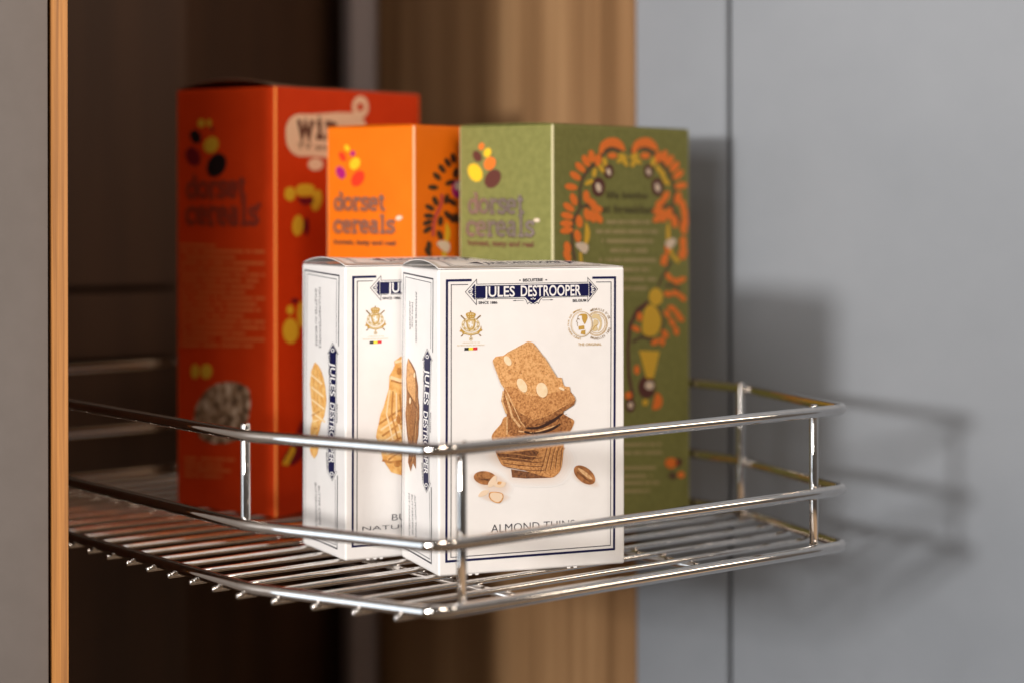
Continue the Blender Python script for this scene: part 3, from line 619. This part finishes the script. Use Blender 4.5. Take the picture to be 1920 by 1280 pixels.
A.ell((1315,560),55,90,'magenta',2,0,ko); A.ell((1320,530),34,42,'cream',3,0,ko); A.blob([(1200,890),(1240,980),(1225,1080),(1185,1090),(1190,980)],'dull_yellow',3,ko); A.blob([(1105,1100),(1170,1075),(1235,1110),(1220,1190),(1160,1170)],'cream',4,ko)
A.line([(1180,1170),(1180,1300)],.005,'dull_yellow',3,ko)
u0=GW  # mirrored right half of the wreath
n0=len(A.items)
for V,F,mt,ly in list(A.items)[:n0]:
    mv=[(GW-u,v) for u,v in V]
    if min(p[0] for p in mv)>GW*.55: A.raw(mv,[tuple(reversed(f)) for f in F],mt,ly)
carton('bright orange cereal box with black leaves, squeezed between the red and the green box','cereal_box',*O,GW,GD,GH,'orange_card','orange_fold',OF,OS,None,amp=.0006,arch=.0005,arch_left=.0,seed=5,group='cereal boxes at the back of the wire shelf')
# red
A=RS=Art(rs)
for x,y,rx,ry,ro,c_ in ((308,168,36,44,0,'seed_yellow'),(388,165,24,40,0,'seed_yellow'),(250,302,54,72,-25,'seed_black'),(225,500,72,98,-25,'seed_maroon'),(408,385,72,86,30,'seed_yellow'),(462,588,92,124,28,'seed_black'),(418,225,14,24,0,'seed_maroon')): A.ell((x,y),rx,ry,c_,2,ro,kr)
A.slab('dorset',(160,905),(765,895),(160,705),.0036,'red_ink',2,kr); A.slab('cereals',(155,1168),(890,1173),(155,945),.0036,'red_ink',2,kr); A.ell((885,985),24,24,'red_ink',2,0,kr)
for i in range(18):
    a=[150,380,260,420,300,400,350,330,300,380,340,360,280,400,420,300,420,340][i]; A.words((40,40-90+i*27),(min(440,60+a),44-90+i*27),.0018,'red_line',2,kl,i,4)
for x,rx in ((115,20),(168,28)): A.ell((x,530),rx,34,'seed_yellow',2,0,kl)
A.blob([(110,740),(130,670),(190,600),(280,578),(350,600),(370,650),(362,740),(340,820),(250,862),(160,850),(120,800)],'granola',2,kl)
for i in range(4): A.words((60,930+i*26),(300-(i%2)*60,938+i*26),.0018,'red_line',2,kl,i+60,4)
A=RF=Art(rf)
A.blob([(1145,260),(1165,160),(1240,85),(1400,78),(1900,95),(1900,500),(1400,500),(1250,490),(1165,400)],'bubble',2,kr)
A.poly([(-300,615),(850,640),(920,640),(925,760),(900,800),(880,1500),(-200,1500)],'bubble',2,kw) if 0 else None
A.poly([(300,610),(930,640),(930,700),(920,1100),(300,1100)],'bubble',2,kw); A.ell((918,490),88,115,'bubble',2,0,kw,28,ring=.0048); A.line([(918,590),(905,660)],.006,'bubble',3,kw)
A.slab('win',(1255,300),(1680,315),(1255,90),.0036,'brown_ink',4,kr); A.text('TV and more',(1255,425),(1900,445),(1255,365),'brown_ink',4,.01,kr); A.ell((1440,580),75,62,'bubble',2,0,kr)
A.ell((1187,875),56,72,'dull_yellow',2,0,kr); A.blob([(1255,800),(1330,775),(1420,795),(1420,880),(1330,900),(1255,880)],'dull_yellow',2,kr); A.poly([(1250,915),(1425,915),(1410,975),(1310,985)],'seed_maroon',2,kr); A.ell((1450,940),50,110,'dull_yellow',2,10,kr)
A.ell((1265,1190),56,105,'dull_yellow',2,5,kr); A.ell((1350,1200),26,90,'seed_maroon',2,0,kr)
A.ell((550,345),36,58,'dull_yellow',2,0,kl); A.ell((548,250),16,22,'dull_yellow',2,0,kl); A.ell((570,208),18,12,'seed_maroon',2,0,kl); A.ell((600,270),20,60,'dull_yellow',2,0,kl)
A.poly([(510,940),(560,860),(600,760),(640,760),(640,900),(560,965)],'seed_maroon',2,kl); A.poly([(510,960),(560,870),(575,890),(540,965)],'dull_yellow',3,kl)
carton('tallest cereal box, red, with a bowl of granola printed on its narrow side','cereal_box',*RD,RW,RDD,RH,'red_card','red_fold',RF,RS,None,amp=.0007,arch=.0016,arch_left=.0044,seed=9,topcol='raw_card',group='cereal boxes at the back of the wire shelf')

# ------------------------------------------------------------------ chrome pull-out basket
bk=thing('wire_basket','chrome wire pull-out shelf with three rails, holding all the boxes','wire basket',(0,1.2,0))
off=Vector((0,1.2,0))
# closed outline starting at the back left corner
corners=[(-.4098,1.435),(-.1397,1.0904),(-.0372,1.0258),(.1987,1.2214),(.1506,1.3564),(-.1110,1.7036)]
rad=[.02,.055,.013,.013,.06,.02]
cl=[Vector(p) for p in corners]
mid=(cl[-1]+cl[0])/2
path=fillet([mid]+cl+[mid],[0]+rad+[0])
RR=.0033
zs={'bottom_rail':.0026,'middle_rail':.0360,'top_rail':.0838}
for nm,z_ in zs.items():
    mb=MB(); P=[(p.x-off.x,p.y-off.y,z_) for p in path]
    # dense resample so the reflections stay smooth
    Q=[]
    for i in range(len(P)-1):
        a,b=Vector(P[i]),Vector(P[i+1]); L=(b-a).length
        if L<1e-6: continue
        k=max(1,int(L/.02)); Q+=[a.lerp(b,j/k) for j in range(k)]
    Q.append(Vector(P[-1])); tube(mb,Q,RR,'chrome',24,cap=False); mb.build(nm,bk)
dw=(cl[3]-cl[2]).normalized(); nw=Vector((-dw.y,dw.x))
def cross_outline(n):
    """where the line at perpendicular offset n meets the outline"""
    out=[]
    for i in range(len(path)-1):
        a,b=path[i],path[i+1]; da,db=a.dot(nw)-n,b.dot(nw)-n
        if da*db<0: p=a.lerp(b,da/(da-db)); out.append(p.dot(dw))
    return min(out),max(out)
n0=cl[2].dot(nw)
WIRE=.0017; NW=[]
def backz(x,y,z):
    a,b=x-960,y-640; c,s=math.cos(ROLL),math.sin(ROLL); X,Y=a*c+b*s,-a*s+b*c-SHY
    c,s=math.cos(PITCH),math.sin(PITCH); d=(X,FPX*c-Y*s,-FPX*s-Y*c)
    t=(z-CAMH)/d[2]; return Vector((d[0]*t,d[1]*t))
ref=backz(593,1141,-.003).dot(nw); ref2=backz(235,1059,-.003).dot(nw); pitch=(ref2-ref)/7
k=-3
while True:
    n=ref+k*pitch; k+=1
    if n<n0+.008: continue
    if n>mid.dot(nw)-.006: break
    a,b=cross_outline(n); a-=.0045; b+=.0030
    A0=dw*a+nw*n; B0=dw*b+nw*n
    mb=MB(); m=14
    tube(mb,[(A0.x+(B0.x-A0.x)*j/m-off.x,A0.y+(B0.y-A0.y)*j/m-off.y,-.0017-.0001) for j in range(m+1)],WIRE,'chrome_wire',14)
    mb.build('floor_wire',bk)
# two cross rods under the wires
for t in (.28,.74):
    mb=MB(); s0=cl[2].dot(dw)+(cl[3]-cl[2]).length*t; A0=dw*s0+nw*(n0+.045); B0=dw*s0+nw*(mid.dot(nw)-.003)
    tube(mb,[(A0.x-off.x,A0.y-off.y,-.0068),(B0.x-off.x,B0.y-off.y,-.0068)],.0024,'chrome_wire',14); mb.build('cross_rod',bk)
# posts on the inner side of the rails
cen=Vector((-.09,1.36))
def post(px,edge,top=.0838+.0052,bot=.0004):
    """post where the sight column px meets outline edge (i,i+1), moved inwards"""
    a,b=cl[edge],cl[(edge+1)%6]; k_=(px-960)/FPX
    t=(k_*a.y-a.x)/((b.x-a.x)-k_*(b.y-a.y)); p=a.lerp(b,t); nn=Vector((-(b-a).y,(b-a).x)).normalized()
    if nn.dot(cen-p)<0: nn=-nn
    p=p+nn*(RR+.0021)
    mb=MB(); tube(mb,[(p.x-off.x,p.y-off.y,bot),(p.x-off.x,p.y-off.y,.04),(p.x-off.x,p.y-off.y,top)],.0026,'chrome',18); o=mb.build('post',bk)
    for z_ in zs.values():
        if z_<bot-.004: continue
        w=MB(); q=p-nn*.0026; c=Vector((q.x-off.x,q.y-off.y,z_)); V=[];F=[]
        for i in range(7):
            for j in range(10):
                th=PI*i/6; ph=2*PI*j/10; rr_=.0019*(1+.2*math.sin(3*ph+i)); V.append(c+Vector((rr_*1.3*math.sin(th)*math.cos(ph),rr_*1.3*math.sin(th)*math.sin(ph),rr_*1.6*math.cos(th))))
        for i in range(6):
            for j in range(10): F.append((i*10+j,i*10+(j+1)%10,(i+1)*10+(j+1)%10,(i+1)*10+j))
        w.add(V,F,'chrome',True); w.build('weld',o)
post(447,1,bot=.0345); post(877,2,.0838+.001); post(1538,2,.0838+.003); post(1402,3,.0838+.004)
for t,e in ((.12,0),(.5,4),(.3,5)):
    p=cl[e].lerp(cl[(e+1)%6],t); post(960+FPX*p.x/p.y,e)

# ------------------------------------------------------------------ cabinets behind
ZB,ZT=-.62,.86
cab=thing('corner_cabinet','open corner cabinet with dark wood interior and oak-edged side, around the wire shelf','cabinet',(-.1,1.6,ZB))
inv=Matrix.Translation((.1,-1.6,-ZB))
def part(o,par): o.parent=par; o.data.transform(Matrix.Translation(-Vector(par.location)));  return o
d127=Vector((math.cos(R(127.5)),math.sin(R(127.5)))); d42=Vector((math.cos(R(42)),math.sin(R(42))))
# left side board with bare oak front edge
ex1=(-.2555+.0052,1.2); 
e1=Vector((129-960,0))/FPX; E1=Vector((1.165*(128-960)/FPX*1.0,1.165)); E0=Vector((1.171*(95-960)/FPX,1.171))
bd=d127*.62
part(prism('edge_band',[E0,E1,E1+d127*.0022,E0+d127*.0022],ZB,ZT,'oak_edge',None,.0004),cab)
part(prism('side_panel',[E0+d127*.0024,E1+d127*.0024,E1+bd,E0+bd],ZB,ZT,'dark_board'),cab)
# grey door leaf left of the board
g1=E0+Vector((-.0006,-.002)); g0=g1-Vector((math.cos(R(34)),math.sin(R(34))))*.45; nn=Vector((-math.sin(R(34)),math.cos(R(34))))*.018
part(prism('door',[g0,g1,g1+nn+Vector((-.012,0)),g0+nn],ZB,ZT,'grey_laminate_left',None,.0008),cab)
# right side panel of the carcass
F0=Vector((.0875,1.4785)); dd=Vector((math.cos(R(124)),math.sin(R(124)))); F1_=F0+dd*.40; nr=Vector((.018*math.sin(R(124)),-.018*math.cos(R(124))))
part(prism('side_panel',[F0,F1_,F1_+nr,F0+nr+Vector((.004,-.002))],ZB,ZT,'walnut_board'),cab)
# back panel
q0=Vector((-.13,1.82)); q1=q0-d42*.62; nb=Vector((-d42.y,d42.x))*.016
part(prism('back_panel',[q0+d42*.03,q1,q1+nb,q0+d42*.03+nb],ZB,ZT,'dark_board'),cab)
# board added before the back panel at left, angled to catch more light
h1=Vector((-.2636,1.66)); h0=h1-Vector((math.cos(R(30)),math.sin(R(30))))*.22
for za,zb in ((ZB,.0780),(.0825,.1345),(.1390,ZT)): part(prism('angled_board',[h0,h1,h1+nb,h0+nb],za,zb,'dark_board'),cab)
# steel upright of the pull-out mechanism
c0=1.74; x0,x1=(641-960)/FPX*c0,(703-960)/FPX*c0
part(prism('steel_upright',[(x0,c0),(x0+.009,c0-.010),(x1,c0+.001),(x1+.001,c0+.03),(x0+.003,c0+.03)],ZB,ZT,'steel_post',None,.001),cab)
poly=[E1+d127*.004,F0-Vector((.01,0)),F1_,q0,q1,E1+bd*.98]
part(prism('top_panel',poly,ZT,ZT+.018,'walnut_board'),cab); part(prism('bottom_panel',poly,ZB-.018,ZB,'walnut_board'),cab)
# tall grey fronts at the right
tall=thing('tall_cabinet','tall cabinet with two smooth grey doors behind the right end of the wire shelf','cabinet',(.3,1.47,ZB))
pm=Vector((1,-.47)).normalized(); pn=Vector((-pm.y,pm.x)); base=Vector((.0891,1.476))
def onpx(px):
    k_=(px-960)/FPX; t=(k_*base.y-base.x)/(pm.x-k_*pm.y); return base+pm*t
a,b,c,d=onpx(1192.5),onpx(1364),onpx(1370.5),onpx(1370)+pm*.62
def door(a,b): part(prism('door',[a,b,b+pn*.018,a+pn*.018],ZB,ZT,'grey_laminate',None,.0010),tall)
door(a,b); door(c,d)
part(prism('carcass',[a+pn*.021+pm*.02,d+pn*.021,d+pn*.3,a+pn*.3+pm*.10],ZB,ZT,'gap_dark',None,0),tall)
